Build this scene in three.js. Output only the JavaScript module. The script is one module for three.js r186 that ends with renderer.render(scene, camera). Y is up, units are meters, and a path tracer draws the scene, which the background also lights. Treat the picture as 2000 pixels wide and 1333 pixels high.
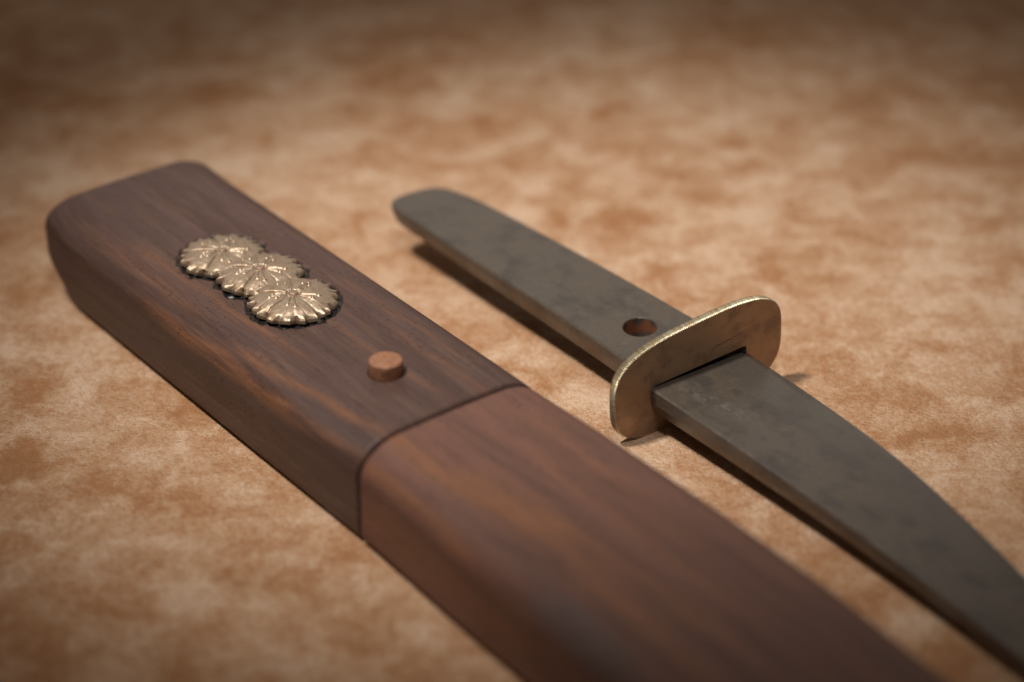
import * as THREE from 'three';
import { RectAreaLightUniformsLib } from 'three/addons/lights/RectAreaLightUniformsLib.js';
import { mergeGeometries } from 'three/addons/utils/BufferGeometryUtils.js';

/* ------------------------------------------------------------------ camera, lamps, exposure */
const MM = 0.001, R = THREE.MathUtils.degToRad;
const scene = new THREE.Scene();
const camera = new THREE.PerspectiveCamera(15.811, 1024 / 682, 0.02, 10);
const DIST = 0.5, ELEV = R(30);
camera.position.set(0, DIST * Math.sin(ELEV), DIST * Math.cos(ELEV));
camera.lookAt(0, 0, 0);
camera.focus = 0.470;
camera.userData.fStop = 6.4;
scene.add(camera);

const AX = R(53);                                                     // heading of the knife and the scabbard on the hide
const uAxis = new THREE.Vector3(Math.cos(AX), 0, Math.sin(AX)), vAxis = new THREE.Vector3(Math.sin(AX), 0, -Math.cos(AX));
const place = (u, v, h = 0) => new THREE.Vector3().addScaledVector(uAxis, u * MM).addScaledVector(vAxis, v * MM).setY(h * MM);

scene.background = new THREE.Color(0.122, 0.096, 0.076);              // the dim room around

function spot(name, pos, target, color, intensity, angle, radius) {
  const l = new THREE.SpotLight(color, intensity, 0, R(angle), 1, 2);
  l.name = name; l.position.copy(pos); l.target.position.copy(target);
  l.castShadow = true; l.shadow.radius = radius / 0.02; l.shadow.mapSize.set(2048, 2048);
  l.shadow.camera.near = 0.1; l.shadow.camera.far = 3; l.shadow.bias = -0.0002;
  scene.add(l, l.target);
  return l;
}
const pool = new THREE.Vector3(0.010, 0, -0.014);
const from = (a, b, h) => pool.clone().addScaledVector(uAxis, a).addScaledVector(vAxis, b).setY(h);
spot('key_lamp', from(-0.04, -0.31, 0.75), pool, new THREE.Color(1.0, 0.94, 0.87), 2.15, 11.1, 0.040);
spot('unseen_second_lamp', from(0.36, -0.24, 0.80), new THREE.Vector3(0.015, 0, -0.03), new THREE.Color(1.0, 0.97, 0.94), 0.75, 10.0, 0.05);  // out of view, placed to light the guard face

RectAreaLightUniformsLib.init();
const unseenSoftLight = new THREE.RectAreaLight(new THREE.Color(1.0, 0.93, 0.86), 0.50, 1.3, 0.6);   // unseen soft light, placed to veil level faces and brighten under the tang
unseenSoftLight.name = 'unseen_soft_light'; unseenSoftLight.position.set(-0.05, 0.62, -1.25); unseenSoftLight.lookAt(0, 0, 0); scene.add(unseenSoftLight);

const renderer = new THREE.WebGLRenderer({ antialias: true });
renderer.toneMapping = THREE.LinearToneMapping;
renderer.toneMappingExposure = 1.08;
renderer.shadowMap.enabled = true;
renderer.shadowMap.type = THREE.PCFSoftShadowMap;

/* ------------------------------------------------------------------ noise and textures */
function mulberry(a) { return () => { a |= 0; a = a + 0x6D2B79F5 | 0; let t = Math.imul(a ^ a >>> 15, 1 | a); t = t + Math.imul(t ^ t >>> 7, 61 | t) ^ t; return ((t ^ t >>> 14) >>> 0) / 4294967296; }; }
const rnd = mulberry(7341);
const PERM = new Uint8Array(512), GX = new Float32Array(256), GY = new Float32Array(256);
{ const p = [...Array(256).keys()]; for (let i = 255; i > 0; i--) { const j = Math.floor(rnd() * (i + 1)); [p[i], p[j]] = [p[j], p[i]]; }
  for (let i = 0; i < 512; i++) PERM[i] = p[i & 255];
  for (let i = 0; i < 256; i++) { const a = rnd() * Math.PI * 2; GX[i] = Math.cos(a); GY[i] = Math.sin(a); } }
function noise(x, y) {                                                // about -1 .. 1
  const fx = Math.floor(x), fy = Math.floor(y), X = fx & 255, Y = fy & 255, a = x - fx, b = y - fy;
  const u = a * a * a * (a * (a * 6 - 15) + 10), v = b * b * b * (b * (b * 6 - 15) + 10);
  const i00 = PERM[PERM[X] + Y], i10 = PERM[PERM[X + 1] + Y], i01 = PERM[PERM[X] + Y + 1], i11 = PERM[PERM[X + 1] + Y + 1];
  const n00 = GX[i00] * a + GY[i00] * b, n10 = GX[i10] * (a - 1) + GY[i10] * b, n01 = GX[i01] * a + GY[i01] * (b - 1), n11 = GX[i11] * (a - 1) + GY[i11] * (b - 1);
  return 1.5 * (n00 + u * (n10 - n00) + v * (n01 + u * (n11 - n01) - n00 - u * (n10 - n00)));
}
function fbm(x, y, oct, gain = 0.5) { let s = 0, a = 1, t = 0; for (let i = 0; i < oct; i++) { s += a * noise(x, y); t += a; a *= gain; x = x * 2.03 + 17.3; y = y * 2.03 - 9.1; } return s / t; }
const gs2 = (x) => Math.exp(-x * x);                                  // bell curve
const clamp = (x, a = 0, b = 1) => Math.min(b, Math.max(a, x));
const ss = (a, b, x) => { const t = clamp((x - a) / (b - a)); return t * t * (3 - 2 * t); };
const mix = (a, b, t) => a + (b - a) * t;
const mix3 = (a, b, t) => [mix(a[0], b[0], t), mix(a[1], b[1], t), mix(a[2], b[2], t)];
const enc = (x) => 255 * (x <= 0.0031308 ? 12.92 * x : 1.055 * Math.pow(x, 1 / 2.4) - 0.055);
const ENC = new Uint8Array(4096); for (let i = 0; i < 4096; i++) ENC[i] = Math.round(enc(i / 4095));
const e8 = (x) => ENC[Math.round(clamp(x) * 4095)];

function textures(w, h, fn, wrap = THREE.ClampToEdgeWrapping) {       // fn(i/w, j/h) -> { c:[linear rgb], b: height 0..1, r: roughness 0..1 }
  const col = new Uint8Array(w * h * 4), bmp = new Uint8Array(w * h * 4), rgh = new Uint8Array(w * h * 4);
  for (let j = 0; j < h; j++) for (let i = 0; i < w; i++) {
    const o = fn((i + 0.5) / w, (j + 0.5) / h), k = (j * w + i) * 4;
    col[k] = e8(o.c[0]); col[k + 1] = e8(o.c[1]); col[k + 2] = e8(o.c[2]);
    bmp[k] = bmp[k + 1] = bmp[k + 2] = 255 * clamp(o.b ?? 0.5);
    rgh[k] = rgh[k + 1] = rgh[k + 2] = 255 * clamp(o.r ?? 0.5);
    col[k + 3] = bmp[k + 3] = rgh[k + 3] = 255;
  }
  return [col, bmp, rgh].map((d, n) => {
    const t = new THREE.DataTexture(d, w, h); t.magFilter = THREE.LinearFilter; t.minFilter = THREE.LinearMipmapLinearFilter; t.generateMipmaps = true;
    t.wrapS = t.wrapT = wrap; if (n === 0) t.colorSpace = THREE.SRGBColorSpace; t.needsUpdate = true; return t;
  });
}
function surface(tex, opt) { return new THREE.MeshPhysicalMaterial({ map: tex[0], bumpMap: tex[1], roughnessMap: tex[2], roughness: 1, ...opt }); }

/* ------------------------------------------------------------------ helpers for things */
function group(name, pos, label, category) {
  const g = new THREE.Group(); g.name = name; g.position.copy(pos); g.userData = { label, category }; scene.add(g); return g;
}
function mesh(name, geometry, material, parent) {
  const m = new THREE.Mesh(geometry, material); m.name = name; m.castShadow = m.receiveShadow = true; parent.add(m); return m;
}
function grid(nu, nv, fn, closeV = false) {                           // fn(i, j) -> [x, y, z, s, t]
  const pos = [], uv = [], idx = [];
  for (let i = 0; i <= nu; i++) for (let j = 0; j <= nv; j++) { const p = fn(i, j); pos.push(p[0], p[1], p[2]); uv.push(p[3], p[4]); }
  for (let i = 0; i < nu; i++) for (let j = 0; j < nv; j++) { const a = i * (nv + 1) + j, b = a + nv + 1; idx.push(a, b, a + 1, b, b + 1, a + 1); }
  const g = new THREE.BufferGeometry();
  g.setAttribute('position', new THREE.Float32BufferAttribute(pos, 3)); g.setAttribute('uv', new THREE.Float32BufferAttribute(uv, 2)); g.setIndex(idx);
  g.computeVertexNormals();
  if (closeV) {                                                      // same normal on both sides of the seam
    const n = g.attributes.normal;
    for (let i = 0; i <= nu; i++) { const a = i * (nv + 1), b = a + nv; const v = new THREE.Vector3(n.getX(a) + n.getX(b), n.getY(a) + n.getY(b), n.getZ(a) + n.getZ(b)).normalize(); n.setXYZ(a, v.x, v.y, v.z); n.setXYZ(b, v.x, v.y, v.z); }
  }
  return g;
}

/* ------------------------------------------------------------------ the hide */
const TILE = 320, TX = -160, TZ = -196;                               // mm; one piece of the pattern covers all that shows
const stains = [[-33, -135, 9, 9], [-30, -128, 12, 5], [-52, -132, 7, 4], [-38, -110, 6, 5], [-26, -104, 9, 3], [-8, -106, 8, 5], [23, -112, 8, 5], [35, -92, 9, 4], [53, -96, 7, 5], [49, -79, 11, 6], [40, -84, 8, 5], [1, -82, 6, 4], [10, -55, 4, 6], [23, -53, 6, 5], [42, -66, 7, 4],
  [68, -53, 7, 3], [76, -46, 9, 3], [29, -28, 7, 4], [57, -27, 5, 4], [109, -53, 8, 4], [-14, -81, 8, 4], [-121, -126, 11, 8], [-103, -119, 12, 6], [-75, -122, 14, 6], [-49, 82, 6, 7], [-38, 84, 6, 4], [-73, 50, 8, 6], [-70, 91, 7, 6], [-64, 60, 8, 5], [-68, 0, 9, 7], [58, 39, 6, 4], [73, 24, 8, 6], [80, 37, 9, 6],
  [-41, -41, 5, 5], [-10, -3, 6, 6], [0, -5, 5, 5], [-5, 10, 7, 4], [40, 63, 5, 4], [61, 91, 6, 5], [74, 107, 6, 5], [-103, -23, 8, 9], [-95, 20, 8, 10], [110, -90, 14, 9], [130, -130, 16, 14], [95, -120, 12, 8], [-20, -160, 16, 8], [60, -165, 20, 9], [-90, 70, 10, 12], [-60, 28, 6, 5], [-84, 104, 20, 15], [-104, 66, 16, 13], [-60, 112, 14, 8], [-92, 44, 9, 6], [-52, 100, 8, 6]];
const pale = [0.555, 0.392, 0.275], tan = [0.440, 0.268, 0.158], rust = [0.325, 0.157, 0.072], umber = [0.22, 0.105, 0.05];
const hideTex = textures(2048, 2048, (s, t) => {
  const x = TX + s * TILE, z = TZ + t * TILE;
  const wx = x + 5 * fbm(x * 0.09, z * 0.09 + 40, 3), wz = z + 5 * fbm(x * 0.09 + 71, z * 0.09, 3);
  let m = 0.44 + 0.26 * fbm(wx * 0.028, wz * 0.032, 3, 0.5) + 0.55 * fbm(wx * 0.100 + 33, wz * 0.100, 5, 0.66);
  let st = 0;
  for (const [sx, sz, rx, rz] of stains) {
    const dx = (wx - sx) / rx, dz = (wz - sz) / rz, d = dx * dx + dz * dz;
    if (d < 4) st = Math.max(st, Math.exp(-d * 0.9));
  }
  m += 0.33 * st * (0.75 + 0.6 * fbm(wx * 0.25, wz * 0.25, 3));
  const g1 = fbm(x * 0.55, z * 0.55, 2, 0.6), fx = x + 0.5 * noise(x * 0.7, z * 0.7), g2 = noise(fx * 1.15, z * 1.6 + 4), g3 = noise(fx * 2.3 + 9, z * 2.9), g4 = rnd() - 0.5;
  m += 0.16 * g1 + 0.20 * g2 + 0.20 * g3 + 0.16 * g4;
  let c = m < 0.46 ? mix3(pale, tan, ss(0.22, 0.46, m)) : mix3(tan, rust, ss(0.44, 0.82, m));
  c = mix3(c, umber, 0.45 * ss(0.85, 1.25, m));
  const k = 1 + 0.07 * g2 + 0.14 * g3 + 0.22 * g4;
  return { c: [c[0] * k, c[1] * k, c[2] * k], b: 0.5 + 0.22 * g2 + 0.26 * g3 + 0.3 * g4 + 0.10 * g1, r: 0.9 };
}, THREE.MirroredRepeatWrapping);
const hideMat = surface(hideTex, { bumpScale: 0.00050, sheen: 0.25, sheenColor: new THREE.Color(0.9, 0.75, 0.6), sheenRoughness: 0.6, specularIntensity: 0.25 });
{
  const N = 220, S = 1600;
  const g = grid(N, N, (i, j) => {
    const x = (i / N - 0.5) * S, z = (j / N - 0.5) * S, far = ss(60, 260, Math.hypot(x - 20, z - 20));
    const y = far * (1.2 * fbm(x * 0.012, z * 0.012, 2) - 0.8) - 0.02 + 3.6 * Math.exp(-(((x - 108) / 18) ** 2 + ((z - 145) / 18) ** 2) / 2);   // a soft rise under the blade's point
    return [x * MM, y * MM, z * MM, (x - TX) / TILE, (z - TZ) / TILE];
  });
  g.index.array.reverse(); g.computeVertexNormals();
  const hide = mesh('leather_hide', g, hideMat, scene);
  hide.userData = { label: 'mottled tan and rust suede hide spread flat under the dagger', category: 'leather hide', kind: 'structure' };
  if (hide.geometry.attributes.normal.getY(1000) < 0) { g.index.array.reverse(); g.computeVertexNormals(); }
}

/* ------------------------------------------------------------------ wooden handle and sheath: one rounded section, lofted */
const HH = 20.75;                                                     // height of the wood
// a rounded rectangle with its own corner sizes, inset by d; q = distance along the skin from the middle of the top
const SEC = [];                                                       // [side, parameter]: filled once, the same for every station
{
  const arc = (n) => { for (let i = 1; i <= n; i++) SEC.push(['tr', i / n]); };
  const nTop = 116, nFil = 16, nSide = 12, nLow = 6, nBot = 8;
  for (let i = 0; i <= nTop / 2; i++) SEC.push(['top', i / (nTop / 2)]);
  arc(nFil);
  for (let i = 1; i <= nSide; i++) SEC.push(['right', i / nSide]);
  for (let i = 1; i <= nLow; i++) SEC.push(['br', i / nLow]);
  for (let i = 1; i <= nBot * 2; i++) SEC.push(['bot', i / (nBot * 2)]);
  for (let i = 1; i <= nLow; i++) SEC.push(['bl', i / nLow]);
  for (let i = 1; i <= nSide; i++) SEC.push(['left', i / nSide]);
  for (let i = 1; i <= nFil; i++) SEC.push(['tl', i / nFil]);
  for (let i = 1; i <= nTop / 2; i++) SEC.push(['topl', i / (nTop / 2)]);
}
function section(vc, a, inset) {                                          // centre and half width at this station -> list of [v, h, q]
  const e = typeof inset === 'number' ? { side: inset, top: inset, low: 0 } : inset;      // how far the skin is drawn in from the sides, the top, the underside
  const A = a - e.side, y0 = e.low, y1 = HH - e.top, rx = Math.max(9 - e.side * 0.5, 0.6), ry = Math.max(6.8 - e.top * 0.5 - e.low * 0.18, 0.5), rb = Math.max(2.6 - e.low * 0.1, 0.8), cr = 0.55;
  const out = [];
  for (const [k, t] of SEC) {
    const th = t * Math.PI / 2, ex = (x) => Math.sign(x) * Math.pow(Math.abs(x), 0.92);
    let x, y;
    if (k === 'top') { x = t * (A - rx); y = y1; }
    else if (k === 'tr') { x = A - rx + rx * ex(Math.sin(th)); y = y1 - ry + ry * ex(Math.cos(th)); }
    else if (k === 'right') { x = A; y = mix(y1 - ry, y0 + rb, t); }
    else if (k === 'br') { x = A - rb + rb * Math.cos(th); y = y0 + rb - rb * Math.sin(th); }
    else if (k === 'bot') { x = mix(A - rb, -A + rb, t); y = y0; }
    else if (k === 'bl') { x = -A + rb - rb * Math.sin(th); y = y0 + rb - rb * Math.cos(th); }
    else if (k === 'left') { x = -A; y = mix(y0 + rb, y1 - ry, t); }
    else if (k === 'tl') { x = -A + rx - rx * ex(Math.cos(th)); y = y1 - ry + ry * ex(Math.sin(th)); }
    else { x = -(1 - t) * (A - rx); y = y1; }
    const up = y / HH;
    if (e.side < 1) x += Math.sign(x) * e.side * 0.85 * (1 - ss(0.0, 0.4, up));           // the joint's chamfer dies out towards the hide
    y += up * (0.028 * x) - up * cr * (x / a) ** 2 + up * 0.15;        // lies a little lower on the left; top slightly crowned
    out.push([vc + x, y]);
  }
  let q = 0; out[0].push(0);
  for (let i = 1; i < out.length; i++) { q += Math.hypot(out[i][0] - out[i - 1][0], out[i][1] - out[i - 1][1]); out[i].push(q); }
  return out;
}
const PERI = section(-45, 20, 0).at(-1)[2];
// loft of stations [{u, vc, a, d}]; the local frame has x along u, y up, z against v; dent(u, v) sinks the top
function loft(stations, u0, v0, uA, uB, dent) {
  const secs = stations.map((s) => section(s.vc, s.a, s.d)), n = SEC.length - 1;
  const skin = grid(stations.length - 1, n, (i, j) => {
    const [v, h, q] = secs[i][j], u = stations[i].u;
    const L = secs[i][n][2], y = h > 15 && dent ? h - dent(u, v) : h;
    return [(u - u0) * MM, y * MM, -(v - v0) * MM, (u - uA) / (uB - uA), ((q / L) + 0.5) % 1 === 0 && j === n ? 0.5 : q / L];
  }, true);
  const caps = [0, stations.length - 1].map((i) => {                   // flat end faces
    const pts = secs[i].slice(0, n), u = (stations[i].u - u0) * MM, pos = [], uv = [], idx = [];
    const cy = pts.reduce((s, p) => s + p[1], 0) / n;
    pos.push(u, cy * MM, -(stations[i].vc - v0) * MM); uv.push((stations[i].u - uA) / (uB - uA), 0.05);
    for (const [v, h, q] of pts) { pos.push(u, h * MM, -(v - v0) * MM); uv.push((stations[i].u - uA) / (uB - uA) + 0.01, 0.05 + 0.2 * q / PERI); }
    for (let k = 0; k < n; k++) { const a = 1 + k, b = 1 + (k + 1) % n; i ? idx.push(0, b, a) : idx.push(0, a, b); }
    const g = new THREE.BufferGeometry(); g.setAttribute('position', new THREE.Float32BufferAttribute(pos, 3)); g.setAttribute('uv', new THREE.Float32BufferAttribute(uv, 2)); g.setIndex(idx); g.computeVertexNormals(); return g;
  });
  return mergeGeometries([skin, ...caps]);
}
const lerpTab = (tab, x) => { if (x <= tab[0][0]) return tab[0][1]; for (let i = 1; i < tab.length; i++) if (x <= tab[i][0]) { const t = (x - tab[i - 1][0]) / (tab[i][0] - tab[i - 1][0]); return mix(tab[i - 1][1], tab[i][1], t * t * (3 - 2 * t) * 0.5 + t * 0.5); } return tab.at(-1)[1]; };

const SEAM = 41.3;
const flowers = [[-32.6, -47.3, 8.5], [-21.2, -45.6, 8.6], [-8.2, -46.2, 8.7]];
const PEG = [24.0, -46.9];
const dent = (u, v) => {
  let d = 99; for (const [fu, fv, r] of flowers) d = Math.min(d, Math.hypot(u - fu, v - fv) - r);
  d += 0.65 * noise(u * 0.45, v * 0.45 + 5) + 0.2 * noise(u * 1.4, v * 1.4);
  let s = 1.0 * (1 - ss(0.2, 0.95, d)) + 0.16 * (1 - ss(0.9, 4.5, d));
  s += 0.7 * (1 - ss(3.1, 3.4, Math.hypot(u - PEG[0], v - PEG[1])));
  return s;
};
function woodTex(kind, uA, uB, W, H) {
  const dark = [0.066, 0.036, 0.028], plum = [0.090, 0.053, 0.045], rustw = [0.225, 0.096, 0.045], red = [0.170, 0.077, 0.054], ochre = [0.155, 0.083, 0.047], greySheen = [0.090, 0.065, 0.062], black = [0.012, 0.009, 0.008];
  const P = 118;
  // explicit streaks: [u from, u to, q at start, q at end, half width, strength]
  const streaks = kind === 'handle'
    ? [[-30, 38, -22.5, -20.5, 1.0, 0.9], [-28, 20, -24, -22.8, 0.8, 0.6], [-2, 40, -18.4, -14.6, 0.9, 0.75], [-46, 8, -13.4, -11.5, 1.3, 0.5], [-20, 36, -1, 1.5, 0.8, 0.3], [12, 41, 8, 9, 0.8, 0.35], [-10, 30, 11.5, 12.5, 0.7, 0.3], [-60, -20, -18, -17, 1.4, 0.35]]
    : [[41, 56, -13.5, -14.5, 2.0, 0.9], [52, 84, -14, -9, 2.3, 0.9], [41, 75, -21.5, -22, 1.5, 0.8], [60, 84, -10, -6.5, 2.2, 0.8], [70, 112, -11.5, -9.5, 2.0, 0.7], [84, 125, -6, -4, 1.8, 0.55], [60, 120, 3, 2, 1.5, 0.35], [95, 130, -13, -12, 1.6, 0.6], [50, 100, 10, 8, 2, 0.3], [45, 90, -30, -30, 3, 0.6]];
  return textures(W, H, (s, t) => {
    const u = mix(uA, uB, s), q = t * P > P / 2 ? t * P - P : t * P;
    const wq = q + 1.6 * fbm(u * 0.03, q * 0.10, 3) + 0.5 * noise(u * 0.09, q * 0.3);
    const f1 = fbm(u * 0.016 + (kind === 'handle' ? 0 : 40), wq * 0.22, 4, 0.6), f2 = fbm(u * 0.045 + 7, wq * 0.5, 3, 0.5), f3 = noise(u * 0.16, q * 3.1), f4 = noise(u * 0.5, q * 7.3 + 3), f5 = noise(u * 0.045, q * 4.2 + 50) + 0.6 * noise(u * 0.06 + 9, q * 9.5);
    let c = mix3(dark, plum, ss(-0.5, 0.6, f1 + 0.3 * f2));
    if (kind !== 'handle') c = mix3(c, red, 0.45 + 0.4 * ss(-0.5, 0.5, f1 + 0.3 * f2));
    c = mix3(c, ochre, 0.22 * ss(0.02, 0.5, f2 + 0.15 * f3));
    for (const [a, b, qa, qb, w, k] of streaks) {
      const e = (u - a) / (b - a); if (e < -0.2 || e > 1.2) continue;
      const d = Math.abs(wq - mix(qa, qb, clamp(e, -0.2, 1.2)) + 0.8 * noise(u * 0.07, a)) / w;
      const m = k * Math.exp(-d * d * 0.8) * ss(-0.2, 0.12, e) * ss(1.2, 0.88, e) * (0.62 + 0.7 * fbm(u * 0.08, q * 1.3 + a, 3));
      c = mix3(c, rustw, clamp(m));
    }
    if (kind !== 'handle') {
      const d1 = Math.hypot((u - 106) / 16, (wq + 20.5) / 4.2); c = mix3(c, greySheen, 0.7 * ss(1.25, 0.5, d1));  // grey reflection painted into the wood on the sheath's shoulder
    } else {
      const d1 = Math.hypot((u - 28) / 14, (wq + 19.4) / 2.6); c = mix3(c, greySheen, 0.45 * ss(1.3, 0.5, d1));  // painted grey reflection on the hilt's rounded shoulder, near the joint
    }
    const k = 1 + 0.12 * f3 + 0.12 * f4 + 0.17 * f5;
    let pore = ss(0.42, 0.62, noise(u * 0.75 + 31, q * 6.2)) * ss(-0.15, 0.25, noise(u * 0.08, q * 0.5 + 60));
    c = mix3([c[0] * k, c[1] * k, c[2] * k], black, 0.6 * pore);
    if (kind === 'handle') {                                          // black resin smeared on the wood round the ornaments
      let d = 99; const v = -45 + q; for (const [fu, fv, r] of flowers) d = Math.min(d, Math.hypot(u - fu, v - fv) - r);
      if (d < 5) { d += 0.8 * noise(u * 0.5, q * 0.5 + 20) + 0.5 * noise(u * 1.7, q * 1.7); c = mix3(c, black, 0.93 * ss(0.85, 0.2, d)); }
    }
    return { c, b: clamp(0.6 + 0.10 * f4 + 0.08 * f3 - 0.5 * pore), r: clamp((kind === 'handle' ? 0.48 : 0.54) + 0.07 * f2 + 0.06 * f3 + 0.15 * pore) };
  });
}
const endShape = (x) => ({ side: endInset(x, 6.2, 5.2), top: endInset(x, 6.2, 4.8), low: 13.2 * Math.pow(clamp((16.5 - x) / 16.5), 1.6) });   // the butt end: rounded above, swept up from below
function endInset(x, len, depth) { return x >= len ? 0 : depth * (1 - Math.sqrt(1 - ((len - x) / len) ** 2)); }

const handle = group('wooden_hilt', place(-18, -45), 'dark wooden dagger hilt with three gilt flowers, fitted end to end to the sheath', 'hilt');
handle.rotation.y = -AX;
{
  const uA = -79.5, uB = SEAM - 0.28, st = [];
  for (let i = 0; i <= 26; i++) { const x = 16.5 * (1 - Math.cos(i / 26 * Math.PI / 2)); st.push({ u: uA + x, vc: -45, a: 20, d: endShape(x) }); }
  for (let u = uA + 16.9; u < uB - 0.8; u += 0.4) st.push({ u, vc: -45, a: 20, d: 0 });
  for (let i = 0; i <= 6; i++) { const x = 0.8 * Math.cos(i / 6 * Math.PI / 2); st.push({ u: uB - x, vc: -45, a: 20, d: endInset(x, 0.8, 0.75) }); }
  const tex = woodTex('handle', uA, uB, 1400, 1024);
  mesh('grip', loft(st, -18, -45, uA, uB, dent), surface(tex, { bumpScale: 0.00016, specularIntensity: 0.6 }), handle);
}
const sheath = group('wooden_sheath', place(150, -45), 'plain reddish brown wooden sheath without ornaments, joined to the hilt', 'sheath');
sheath.rotation.y = -AX;
{
  const uA = SEAM + 0.28, uB = 262, st = [];
  const right = [[41, -25.0], [62, -24.3], [90, -24.0], [117, -24.5], [146, -26.4], [200, -31], [262, -37]], left = [[41, -65.1], [82, -66.6], [120, -67.4], [180, -68.5], [262, -68]];
  const at = (u, d) => { const r = lerpTab(right, u), l = lerpTab(left, u); return { u, vc: (r + l) / 2, a: (r - l) / 2, d }; };
  for (let i = 6; i >= 0; i--) { const x = 0.8 * Math.cos(i / 6 * Math.PI / 2); st.push(at(uA + x, 0.12 + endInset(x, 0.8, 0.8))); }
  for (let u = uA + 1.4; u < uB - 11; u += 1.4) st.push(at(u, 0.12));
  for (let i = 26; i >= 0; i--) { const x = 11 * (1 - Math.cos(i / 26 * Math.PI / 2)); st.push(at(uB - x, { side: 0.12 + endInset(x, 11, 5.6), top: 0.12 + endInset(x, 11, 5.6), low: endInset(x, 11, 5.6) })); }
  const tex = woodTex('sheath', uA, uB, 1400, 700);
  mesh('sheath_body', loft(st, 150, -45, uA, uB), surface(tex, { bumpScale: 0.00008, specularIntensity: 0.75 }), sheath);
}
const topAt = (u, v) => { const x = v + 45; return HH + 0.028 * x - 0.55 * (x / 20) ** 2 + 0.15; };

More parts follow.
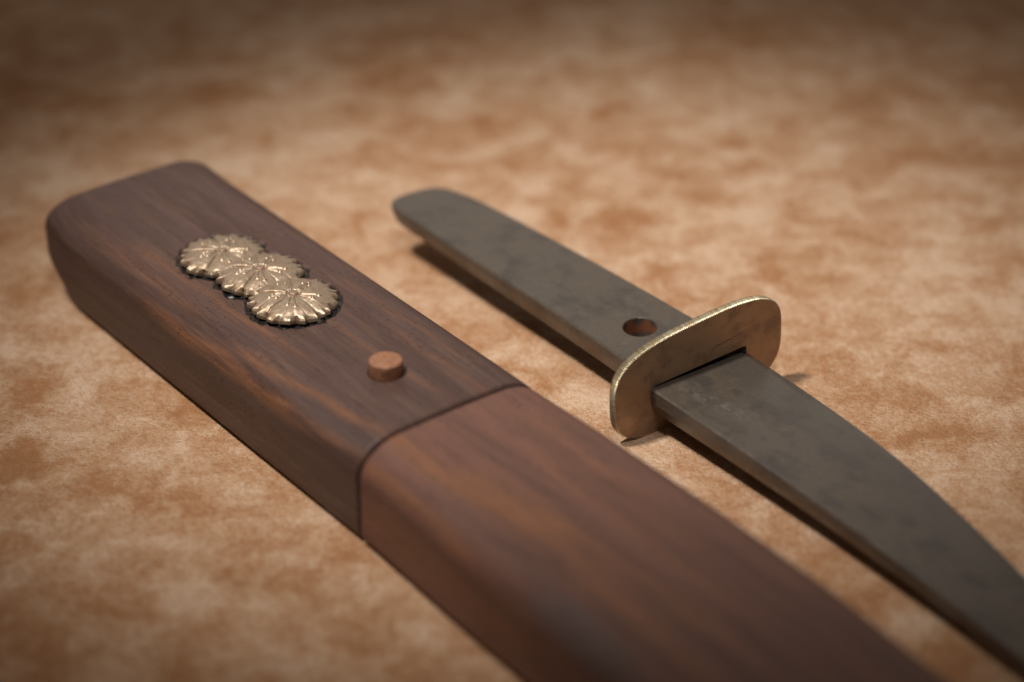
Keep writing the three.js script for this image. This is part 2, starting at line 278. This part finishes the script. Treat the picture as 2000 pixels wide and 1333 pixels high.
/* ------------------------------------------------------------------ gilt flower ornaments on the handle */
{
  const toLocal = (u, v, h) => [(u + 18) * MM, h * MM, -(v + 45) * MM];
  // black resin in the recess
  const bed = new THREE.MeshPhysicalMaterial({ color: new THREE.Color(0.010, 0.009, 0.009), roughness: 0.32, specularIntensity: 1 });
  const parts = flowers.map(([fu, fv, r], k) => grid(40, 90, (i, j) => {
    const a = j / 90 * Math.PI * 2, rr = i / 40 * (r + 1.5 + 0.3 * noise(Math.cos(a) * 3 + k * 9, Math.sin(a) * 3)), u = fu + rr * Math.cos(a), v = fv + rr * Math.sin(a);
    const h = topAt(u, v) - 0.62 - 0.006 * k + 0.42 * fbm(u * 0.8, v * 0.8, 3) + 0.20 * noise(u * 2.4, v * 2.4) - 0.5 * ss(0.94, 1, i / 40);
    return [...toLocal(u, v, h), u * 0.1, v * 0.1];
  }, true));
  parts.forEach((g, k) => { const m = mesh('resin_bed', g, bed, handle); m.userData.label = 'glossy black resin round the flower'; });

  const gold = [0.47, 0.365, 0.262], brown = [0.31, 0.202, 0.125], rosy = [0.46, 0.325, 0.245];
  const tex = textures(512, 512, (s, t) => {
    const x = s * 18, y = t * 18, n = fbm(x * 0.35, y * 0.35, 4), f = noise(x * 4, y * 4), g = fbm(x * 0.25 + 30, y * 0.25, 3);
    let c = mix3(gold, brown, 0.75 * ss(0.0, 0.45, n + 0.1 * f)); c = mix3(c, rosy, 0.6 * ss(0.0, 0.4, g));
    const k = 1 + 0.08 * f + 0.08 * (rnd() - 0.5);
    return { c: c.map((q) => q * k), b: 0.5 + 0.2 * f + 0.2 * noise(x * 9, y * 9), r: 0.49 + 0.12 * n + 0.05 * f };
  });
  const giltMat = surface(tex, { metalness: 0.80, bumpScale: 0.00004 });
  const turns = [0.25, 0.12, 0.0], lifts = [0, 0.18, 0.36], heights = [2.0, 2.1, 2.2];
  flowers.forEach(([fu, fv, r0], k) => {
    const NR = 84, NA = 560, base = topAt(fu, fv) - 0.5 + lifts[k], rise = heights[k];
    const bump = (x, y, cx, cy, w) => Math.exp(-((x - cx) ** 2 + (y - cy) ** 2) / (w * w));
    const beads = [], stems = [];
    for (let p = 0; p < 5; p++) {                                     // stamens lie on the creases between the petals and on their middles
      const a0 = turns[k] + p * Math.PI * 0.4;
      for (const [da, len] of p % 2 ? [[-0.16, 0.40], [0.05, 0.50], [0.24, 0.38]] : [[-0.2, 0.44], [0.10, 0.52]]) {
        const a = a0 + Math.PI * 0.2 + da + 0.05 * noise(p * 3.3 + k, da * 9); const L = len * (1 + 0.12 * noise(p + k * 7, da * 20));
        stems.push([a, 0.15, L]); beads.push([(L + 0.06) * Math.cos(a), (L + 0.06) * Math.sin(a)]);
      }
    }
    const g = grid(NR, NA, (i, j) => {
      const ang = j / NA * Math.PI * 2, rho = i / NR, cx = Math.cos(ang), sx = Math.sin(ang), warp = 0.22 * noise(cx * 1.3 + k * 17, sx * 1.3) + 0.05 * noise(cx * 4 + rho * 2, sx * 4 + k * 7);
      const pa = ((ang + warp - turns[k]) / (Math.PI * 0.4) % 1 + 1) % 1, fold = pa - 0.5;            // -0.5 .. 0.5 in one petal
      // scalloped rim: four teeth to a petal, a deeper nick between petals
      const saw = ((pa * 4 + 0.25 * noise(cx * 6 + k, sx * 6)) % 1 + 1) % 1, teeth = saw < 0.6 ? saw / 0.6 : (1 - saw) / 0.4, nick = gs2((Math.abs(fold) - 0.5) / 0.06), cleft = gs2(fold / 0.035);
      const out = r0 * (0.91 + (0.12 + 0.05 * noise(cx * 3 + k * 4, sx * 3)) * teeth - 0.09 * nick - 0.03 * cleft + 0.03 * noise(cx * 2.2 + k * 5, sx * 2.2));
      const x = rho * Math.cos(ang), y = rho * Math.sin(ang);
      let h = 0.45 + (rise - 0.45) * Math.pow(Math.max(0, 1 - Math.pow(rho, 2.5)), 0.8);
      const side = ss(0.12, 0.5, rho) * (1 - ss(0.93, 1, rho));
      h += side * (0.26 * (1 - (2 * fold) ** 2) + 0.26 * fold - 0.14 * gs2((Math.abs(fold) - 0.5) / 0.028));
      h += 0.60 * ss(0.86, 1.0, rho) * (teeth - 0.6) * (0.8 + 0.6 * noise(cx * 1.7 + k * 3, sx * 1.7)) - 0.35 * nick * ss(0.7, 0.98, rho);
      for (const [fo, fs] of [[0, 0], [0.16, 0.30], [-0.17, -0.28], [0.30, 0.42]]) h -= 0.035 * ss(0.3, 0.5, rho) * gs2((fold - fo - fs * (rho - 0.7)) * rho / 0.016);   // chased veins
      for (const [a, l0, l1] of stems) {
        const al = x * Math.cos(a) + y * Math.sin(a), ac = -x * Math.sin(a) + y * Math.cos(a);
        if (al > l0 - 0.03 && al < l1 + 0.02 && Math.abs(ac) < 0.05) h += 0.20 * Math.exp(-((ac / 0.017) ** 2)) * ss(l0 - 0.03, l0, al) * ss(l1 + 0.02, l1 - 0.02, al);
      }
      for (const [bx, by] of beads) { const d2 = (x - bx) ** 2 + (y - by) ** 2; if (d2 < 0.02) h += 0.34 * Math.exp(-d2 / (0.034 * 0.034)); }
      h += 0.30 * ss(0.12, 0.09, rho) - 0.35 * gs2((rho - 0.14) / 0.025);
      h += 0.10 * noise(x * 4 + k * 11, y * 4) + 0.05 * noise(x * 9 + k * 5, y * 9);
      const rr = i === NR ? out * 0.985 : rho * mix(r0, out, ss(0.80, 0.99, rho));
      if (i >= NR) h = Math.min(h - 0.5, 0.15);                                          // the thickness of the cast rim
      const u = fu + rr * Math.cos(ang), v = fv + rr * Math.sin(ang);
      return [...toLocal(u, v, base + h), 0.5 + x * 0.47 + 0.02 * k, 0.5 + y * 0.47];
    }, true);
    const m = mesh('flower', g, giltMat, handle);
    m.userData.label = ['gilt flower partly covered by the middle flower', 'middle gilt flower overlapping its neighbour', 'uppermost gilt flower nearest the wooden peg'][k];
  });
}

/* ------------------------------------------------------------------ wooden peg in the handle */
{
  const tex = textures(256, 256, (s, t) => {
    const n = fbm(s * 14, t * 5, 4), f = noise(s * 60, t * 14), d = noise(s * 40 + 9, t * 40);
    const c = mix3([0.20, 0.075, 0.034], [0.37, 0.195, 0.115], clamp(0.45 + 0.6 * n + 0.25 * f)), k = 1 + 0.18 * d;
    return { c: c.map((q) => q * k), b: 0.5 + 0.3 * f + 0.2 * d, r: 0.5 + 0.1 * n };
  });
  const top = topAt(PEG[0], PEG[1]);
  const pts = [[0.02, -1.9], [3.0, -1.9], [3.05, 0], [3.14, 1.9], [3.16, 2.35], [3.08, 2.58], [2.85, 2.72], [2.4, 2.77], [0.01, 2.8]].map(([r, y]) => new THREE.Vector2(r * MM, y * MM));
  const g = new THREE.LatheGeometry(pts, 56);
  const p = g.attributes.position, uv = g.attributes.uv;
  for (let i = 0; i < p.count; i++) {
    const x = p.getX(i) * 1000, y = p.getY(i) * 1000, z = p.getZ(i) * 1000, r = Math.hypot(x, z), k = 1 + 0.018 * noise(x * 0.7 + 4, z * 0.7);
    p.setXYZ(i, x * k * MM, (y + (y > 2.3 ? 0.06 * noise(x * 0.8, z * 0.8) + 0.03 * x : 0)) * MM, z * k * MM);
    if (y > 2.5 || r < 2.9) uv.setXY(i, 0.5 + x * 0.12, 0.5 + z * 0.12);
  }
  g.computeVertexNormals();
  const peg = mesh('wooden_peg', g, surface(tex, { bumpScale: 0.00012, specularIntensity: 0.7 }), scene);
  peg.position.copy(place(PEG[0], PEG[1], top)); peg.rotation.y = -AX; peg.rotation.z = R(-1.5);
  peg.userData = { label: 'small reddish brown round peg standing up out of the hilt', category: 'peg' };
}

/* ------------------------------------------------------------------ the dagger: blade, tang, guard */
const U0 = 43.4;
const dagger = group('dagger', place(U0, 12.2, 0.02), 'bare grey steel dagger with exposed tang and oval brass guard', 'dagger');
dagger.quaternion.setFromEuler(new THREE.Euler(0, -AX, 0)).multiply(new THREE.Quaternion().setFromEuler(new THREE.Euler(R(4), 0, 0))).multiply(new THREE.Quaternion().setFromEuler(new THREE.Euler(0, 0, -0.030)));
const MID = 8.55;                                                     // middle plane of the steel above the hide at the guard
const DK = (u, w, y) => [(u - U0) * MM, (MID + y) * MM, -w * MM];     // w: across, + towards the cutting edge
const steelTex = textures(1400, 512, (s, t) => {                      // 230 x 60 mm
  const x = -50 + s * 230, w = -30 + t * 60;
  const blade = ss(42, 46, x), a = fbm(x * 0.10, w * 0.14, 5, 0.6), b = fbm(x * 0.5 + 20, w * 0.6, 4, 0.6), f = noise(x * 2.4, w * 2.4), g = rnd() - 0.5, p = fbm(x * 0.22 + 70, w * 0.3 + 5, 4);
  let c = [0.116, 0.093, 0.073];
  c = mix3(c, [0.080, 0.067, 0.056], ss(-0.05, 0.4, a));              // brown black patina
  c = mix3(c, [0.150, 0.127, 0.095], 0.4 * ss(0.05, 0.45, b));       // paler rubbed spots
  c = mix3(c, [0.078, 0.068, 0.066], 0.6 * ss(0.12, 0.42, p) * (0.35 + 0.65 * blade));
  const fine = ss(0.20, 0.55, fbm(x * 0.9 + 3, w * 1.0, 3, 0.7)) * ss(0.0, 0.3, p + 0.3 * a);
  c = mix3(c, [0.045, 0.039, 0.036], 0.5 * fine * (1 - 0.6 * blade * ss(0, 6, w)));
  const pale2 = blade * Math.exp(-(((x - 56) / 7) ** 2 + ((w + 4 - (x - 56) * 0.2) / 1.6) ** 2)) * ss(-0.2, 0.4, b + 0.3 * f);
  c = mix3(c, [0.20, 0.185, 0.168], 0.7 * pale2);
  const ground = blade * ss(0.5, 2.5, w - 3.2 + (x - 44) * 0.085 + 0.8 * a);      // the stoned strip towards the edge is cleaner
  c = mix3(c, [0.098, 0.084, 0.069], 0.6 * ground);
  const scr = ss(0.62, 0.8, noise(x * 0.11 + w * 0.05, w * 5.5 + x * 0.7)) * ss(0.1, 0.5, noise(x * 0.2 + 5, w * 0.3));   // fine rubbed scratches
  c = mix3(c, [0.21, 0.19, 0.165], 0.35 * scr);
  const lines = noise(x * 0.06 + 3, w * 6.5) + 0.6 * noise(x * 0.1, w * 13);                  // stoning marks along the steel
  const k = 0.74 * (1 + 0.08 * f + 0.10 * g + 0.05 * lines);
  return { c: c.map((q) => q * k), b: clamp(0.5 + 0.10 * lines + (1 - 0.7 * ground) * (0.22 * f + 0.25 * b + 0.15 * g - 0.3 * fine)), r: clamp(0.34 + 0.04 * lines - 0.05 * ground + 0.10 * a + 0.10 * b + 0.05 * f + 0.1 * fine) };
});
const steelMat = surface(steelTex, { metalness: 0.15, bumpScale: 0.00008, ior: 1.5 });
const suv = (u, w) => [(u + 50) / 230, (w + 30) / 60];
function strip(list, n) {                                             // list of curves (k) => [u, w, y]; one smooth facet between each two
  const gs = [];
  for (let c = 0; c + 1 < list.length; c++) gs.push(grid(n, 1, (i, j) => { const [u, w, y] = list[c + j](i / n); return [...DK(u, w, y), ...suv(u, w + y * 0.6)]; }));
  return mergeGeometries(gs);
}
{ // blade: thick spine with a ridge on the near side, wedge down to the edge on the far side
  const spine = [[44.4, -12.3], [68, -11.9], [90, -11.9], [120, -12.8], [141, -14.1], [158, -14.9], [170.6, -15.2]];
  const edge = [[44.4, 12.35], [52, 12.25], [73, 11.5], [87.8, 10.2], [103, 7.7], [125, 3.0], [138, -0.8], [151, -5.3], [161, -9.7], [167.5, -13.0], [170.6, -15.0]];
  const curve = (tab) => { const c = new THREE.CatmullRomCurve3(tab.map(([a, b]) => new THREE.Vector3(a, b, 0)), false, 'centripetal'); const P = c.getPoints(400); return (u) => { let k = 0; while (k < P.length - 2 && P[k + 1].x < u) k++; const t = clamp((u - P[k].x) / (P[k + 1].x - P[k].x || 1)); return mix(P[k].y, P[k + 1].y, t); }; };
  const sp = curve(spine), ed = curve(edge), A = 44.4, B = 170.6, U = (t) => mix(A, B, 1 - Math.pow(1 - t, 1.25));
  const T = (u) => mix(2.9, 1.0, Math.pow((u - A) / (B - A), 1.3)), rim = (u) => Math.min(1.9, (ed(u) - sp(u)) * 0.4);
  const E = (u) => Math.max(0.05, T(u) * mix(0.40, 0.20, ss(A, A + 25, u))), wob = (u, s) => 0.05 * noise(u * 0.35, s) + 0.03 * noise(u * 1.4, s);
  const f = {
    ridge: (t) => { const u = U(t); return [u, sp(u) - 0.02 * (T(u) / 2.9), -0.1 * T(u)]; },
    c1: (s) => (t) => { const u = U(t); return [u, sp(u) - 0.05 + (s < 0 ? 0.8 : 0) + wob(u, 1), s * (T(u) - (s < 0 ? 0.16 : 0.30))]; },
    c2: (s) => (t) => { const u = U(t); return [u, sp(u) + (s < 0 ? 1.0 : 0.36) + wob(u, 1), s * T(u)]; },
    c3: (s) => (t) => { const u = U(t); return [u, ed(u) - rim(u) + wob(u, 5), s * E(u)]; },
    edge: (t) => { const u = U(t); return [u, ed(u), 0]; },
  };
  const n = 160;
  const up = strip([f.ridge, f.c1(1), f.c2(1), f.c3(1), f.edge], n), dn = strip([f.edge, f.c3(-1), f.c2(-1), f.c1(-1), f.ridge], n);
  // end face at the guard
  const o = [f.ridge, f.c1(1), f.c2(1), f.c3(1), f.edge, f.c3(-1), f.c2(-1), f.c1(-1)].map((q) => q(0)), pos = [], uv = [], idx = [];
  for (const [u, w, y] of o) { pos.push(...DK(u, w, y)); uv.push(...suv(u, w)); }
  for (let k = 1; k + 1 < o.length; k++) idx.push(0, k + 1, k);
  const cap = new THREE.BufferGeometry(); cap.setAttribute('position', new THREE.Float32BufferAttribute(pos, 3)); cap.setAttribute('uv', new THREE.Float32BufferAttribute(uv, 2)); cap.setIndex(idx); cap.computeVertexNormals();
  mesh('blade', mergeGeometries([up, dn, cap]), steelMat, dagger);
}
{ // tang: tapering bar with a peg hole
  const key = [[44.3, -11.5], [41.5, -10.4], [33.1, -10.0], [14.5, -9.8], [-14, -10.2], [-32, -10.3], [-42.4, -10.4], [-44.8, -10.1], [-46.2, -9.0], [-46.9, -7.2], [-46.8, -5.2], [-46.3, -2.0], [-45.3, 0.9], [-43.5, 2.7], [-40.5, 4.0], [-36.5, 5.0], [-24, 6.5], [0, 8.2], [15.5, 9.1], [28.8, 9.8], [41.5, 10.4], [44.3, 11.6]];
  const outline = new THREE.CatmullRomCurve3(key.map(([a, b]) => new THREE.Vector3(a, b, 0)), false, 'centripetal').getSpacedPoints(220).map((p) => [p.x, p.y]);
  const n = outline.length, nor = outline.map((p, i) => { const a = outline[Math.max(0, i - 1)], b = outline[Math.min(n - 1, i + 1)], dx = b[0] - a[0], dy = b[1] - a[1], l = Math.hypot(dx, dy); return [-dy / l, dx / l]; });
  // inward normal: towards the bar's middle
  const inset = (d) => outline.map(([a, b], i) => { const s = (nor[i][0] * (-20 - a) + nor[i][1] * (-3 - b)) > 0 || i < 60 && nor[i][1] > 0 || i > 150 && nor[i][1] < 0 ? 1 : -1; return [a + s * nor[i][0] * d, b + s * nor[i][1] * d]; });
  const th = (u) => mix(2.25, 2.75, ss(-42, 20, u)), wv = (u, w) => 0.04 * noise(u * 0.3, w * 0.3 + 8);
  const HU = 26.6, HW = -0.3, HR = 3.35;
  const rings = [[0.40, 1, 0], [0.03, 1, -0.32], [0.14, 0, 0.6], [1.0, -1, 0.14], [1.15, -1, 0]].map(([d, s, o]) => inset(d).map(([a, b], i) => [a, b + (s ? 0.05 * noise(a * 0.5, s) : 0), s * th(a) + o]));
  const gs = [];
  for (let r = 0; r + 1 < rings.length; r++) gs.push(grid(n - 1, 1, (i, j) => { const [u, w, y] = rings[r + j][i]; return [...DK(u, w, y), ...suv(u, w + y * 0.6)]; }));
  for (const s of [1, -1]) {
    const hole = [...Array(48)].map((_, i) => { const a = i / 48 * Math.PI * 2; return new THREE.Vector2(HU + (HR + 0.14) * Math.cos(a), HW + (HR + 0.14) * Math.sin(a)); });
    const con = rings[s > 0 ? 0 : 4].map(([a, b]) => new THREE.Vector2(a, b)), all = [...con, ...hole];
    const tri = THREE.ShapeUtils.triangulateShape(con, [hole]), pos = [], uv = [], idx = [];
    for (const p of all) { pos.push(...DK(p.x, p.y, s * th(p.x))); uv.push(...suv(p.x, p.y + s * 1.6)); }
    for (const [a, b, c] of tri) { const A = all[a], B = all[b], C = all[c], cr = (B.x - A.x) * (C.y - A.y) - (B.y - A.y) * (C.x - A.x); (cr > 0) === (s > 0) ? idx.push(a, b, c) : idx.push(a, c, b); }
    const g = new THREE.BufferGeometry(); g.setAttribute('position', new THREE.Float32BufferAttribute(pos, 3)); g.setAttribute('uv', new THREE.Float32BufferAttribute(uv, 2)); g.setIndex(idx); g.computeVertexNormals(); gs.push(g);
    gs.push(grid(48, 1, (i, j) => { const a = i / 48 * Math.PI * 2, r = HR + (j ? 0 : 0.14); const u = HU + r * Math.cos(a), w = HW + r * Math.sin(a); return [...DK(u, w, s * (th(u) - (j ? 0.14 : 0))), ...suv(u, w + s * 2)]; }));
  }
  mesh('tang', mergeGeometries(gs), steelMat, dagger);
  const wall = grid(48, 1, (i, j) => { const a = i / 48 * Math.PI * 2, u = HU + HR * Math.cos(a), w = HW + HR * Math.sin(a); return [...DK(u, w, (j ? -1 : 1) * (th(u) - 0.14)), i / 48, j * 0.3]; });
  const rusty = textures(128, 64, (s, t) => { const n = fbm(s * 9, t * 5, 4); const c = mix3([0.10, 0.085, 0.07], [0.26, 0.10, 0.05], ss(-0.1, 0.25, n)); return { c, b: 0.5 + 0.4 * n, r: 0.6 + 0.2 * n }; });
  const hw = mesh('peg_hole_wall', wall, surface(rusty, { metalness: 0.35, bumpScale: 0.0001, side: THREE.DoubleSide }), dagger); hw.userData.label = 'rusty wall of the round peg hole';
}
{ // guard: a thin rounded plate with a milled rim
  const A = 21.0, B = 10.75, N = 3.2, CY = 10.56, half = 0.85, M = 250, SUB = 6;
  const dense = []; for (let i = 0; i <= 4000; i++) { const a = i / 4000 * Math.PI * 2, c = Math.cos(a), s = Math.sin(a), r = Math.pow(Math.pow(Math.abs(c / A), N) + Math.pow(Math.abs(s / B), N), -1 / N); dense.push([r * c, r * s]); }
  const len = [0]; for (let i = 1; i < dense.length; i++) len.push(len[i - 1] + Math.hypot(dense[i][0] - dense[i - 1][0], dense[i][1] - dense[i - 1][1]));
  const outline = []; { let k = 0; for (let i = 0; i < M * SUB; i++) { const l = i / (M * SUB) * len.at(-1); while (len[k + 1] < l) k++; const t = (l - len[k]) / (len[k + 1] - len[k]); outline.push([mix(dense[k][0], dense[k + 1][0], t), mix(dense[k][1], dense[k + 1][1], t)]); } }
  const n = outline.length, nor = outline.map((_, i) => { const a = outline[(i + n - 1) % n], b = outline[(i + 1) % n], dx = b[0] - a[0], dy = b[1] - a[1], l = Math.hypot(dx, dy); return [dy / l, -dx / l]; });
  const L = (x, w, y) => [x * MM, (CY + y) * MM, -w * MM];
  // rim
  const prof = [[-half, -0.16], [-half + 0.14, 0], [-half * 0.5, 0.03], [half * 0.5, 0.03], [half - 0.14, 0], [half, -0.16]];
  const rim = grid(prof.length - 1, n, (j, i0) => { const i = i0 % n, [x, d] = prof[j], tooth = (i % SUB) / SUB, mill = (j > 0 && j < prof.length - 1 ? 0.10 : 0.02) * (Math.sin(tooth * Math.PI * 2) + 0.15 * noise(i * 0.11, 2)), e = d + mill; return [...L(x, outline[i][0] + nor[i][0] * e, outline[i][1] + nor[i][1] * e), i / n * 12, j * 0.05]; }, true);
  const brassTex = textures(256, 64, (s, t) => { const f = noise(s * 90, t * 12), k = fbm(s * 14, t * 4, 3); const c = mix3([0.56, 0.51, 0.37], [0.44, 0.33, 0.19], ss(-0.1, 0.5, k)); return { c, b: 0.5 + 0.3 * f, r: 0.40 + 0.08 * f }; }, THREE.RepeatWrapping);
  const rimMat = surface(brassTex, { metalness: 0.95, bumpScale: 0.00003 });
  // plate faces with a slot for the tang
  const faceTex = textures(700, 360, (s, t) => {
    const w = (s - 0.5) * 44, y = (t - 0.5) * 23, a = fbm(w * 0.16, y * 0.2, 5, 0.6), b = fbm(w * 0.6 + 12, y * 0.6, 4), f = noise(w * 3, y * 3);
    let c = mix3([0.360, 0.232, 0.138], [0.255, 0.165, 0.105], ss(-0.15, 0.35, a));
    // a fine crack from the slot's end
    const cy = 3.4 + 0.06 * (w - 6) + 0.5 * noise(w * 0.8, 3), cr = Math.exp(-(((y - cy) / 0.12) ** 2)) * ss(1, 4, w) * ss(13, 10, w);
    c = mix3(c, [0.04, 0.025, 0.018], 0.75 * cr + 0.4 * ss(0.45, 0.7, noise(w * 1.9, y * 2.1)) * ss(0.1, 0.4, a));
    const k = 1 + 0.10 * f + 0.1 * (rnd() - 0.5);
    return { c: c.map((q) => q * k), b: clamp(0.5 + 0.2 * f + 0.3 * b - 0.4 * cr), r: clamp(0.46 + 0.12 * a + 0.1 * b) };
  });
  const faceMat = surface(faceTex, { metalness: 0.45, bumpScale: 0.00006 });
  const inner = outline.filter((_, i) => i % SUB === 0).map(([a, b], k) => new THREE.Vector2(a - nor[k * SUB][0] * 0.15, b - nor[k * SUB][1] * 0.15));
  const y0 = MID - 2.5 - CY, y1 = MID + 2.98 - CY, slot = [[-10.6, y0], [11.85, y0], [11.85, y1 - 1.2], [11.2, y1 - 0.75], [-11.2, y1], [-11.75, y1 - 0.5], [-11.75, y1 - 2.4]].map(([a, b]) => new THREE.Vector2(a, b));
  const tri = THREE.ShapeUtils.triangulateShape(inner, [slot]), all = [...inner, ...slot], gs = [];
  for (const s of [1, -1]) {
    const pos = [], uv = [], idx = [];
    for (const p of all) { pos.push(...L(s * half, p.x, p.y)); uv.push(0.5 + p.x / 44, 0.5 + p.y / 23); }
    for (const [a, b, c] of tri) { const P = all[a], Q = all[b], S = all[c], cr = (Q.x - P.x) * (S.y - P.y) - (Q.y - P.y) * (S.x - P.x); (cr > 0) === (s > 0) ? idx.push(a, c, b) : idx.push(a, b, c); }
    const g = new THREE.BufferGeometry(); g.setAttribute('position', new THREE.Float32BufferAttribute(pos, 3)); g.setAttribute('uv', new THREE.Float32BufferAttribute(uv, 2)); g.setIndex(idx); g.computeVertexNormals(); gs.push(g);
  }
  gs.push(grid(slot.length, 1, (i, j) => { const p = slot[i % slot.length]; return [...L(j ? half : -half, p.x, p.y), 0.5 + p.x / 44, 0.5 + p.y / 23]; }));
  faceMat.side = THREE.DoubleSide; rimMat.side = THREE.DoubleSide;
  const guard = mesh('guard', mergeGeometries(gs), faceMat, dagger); guard.userData.label = 'oval brass guard plate with brown patina';
  const r = mesh('milled_rim', rim, rimMat, guard); r.userData.label = 'bright finely ridged brass rim';
}
renderer.render(scene, camera);
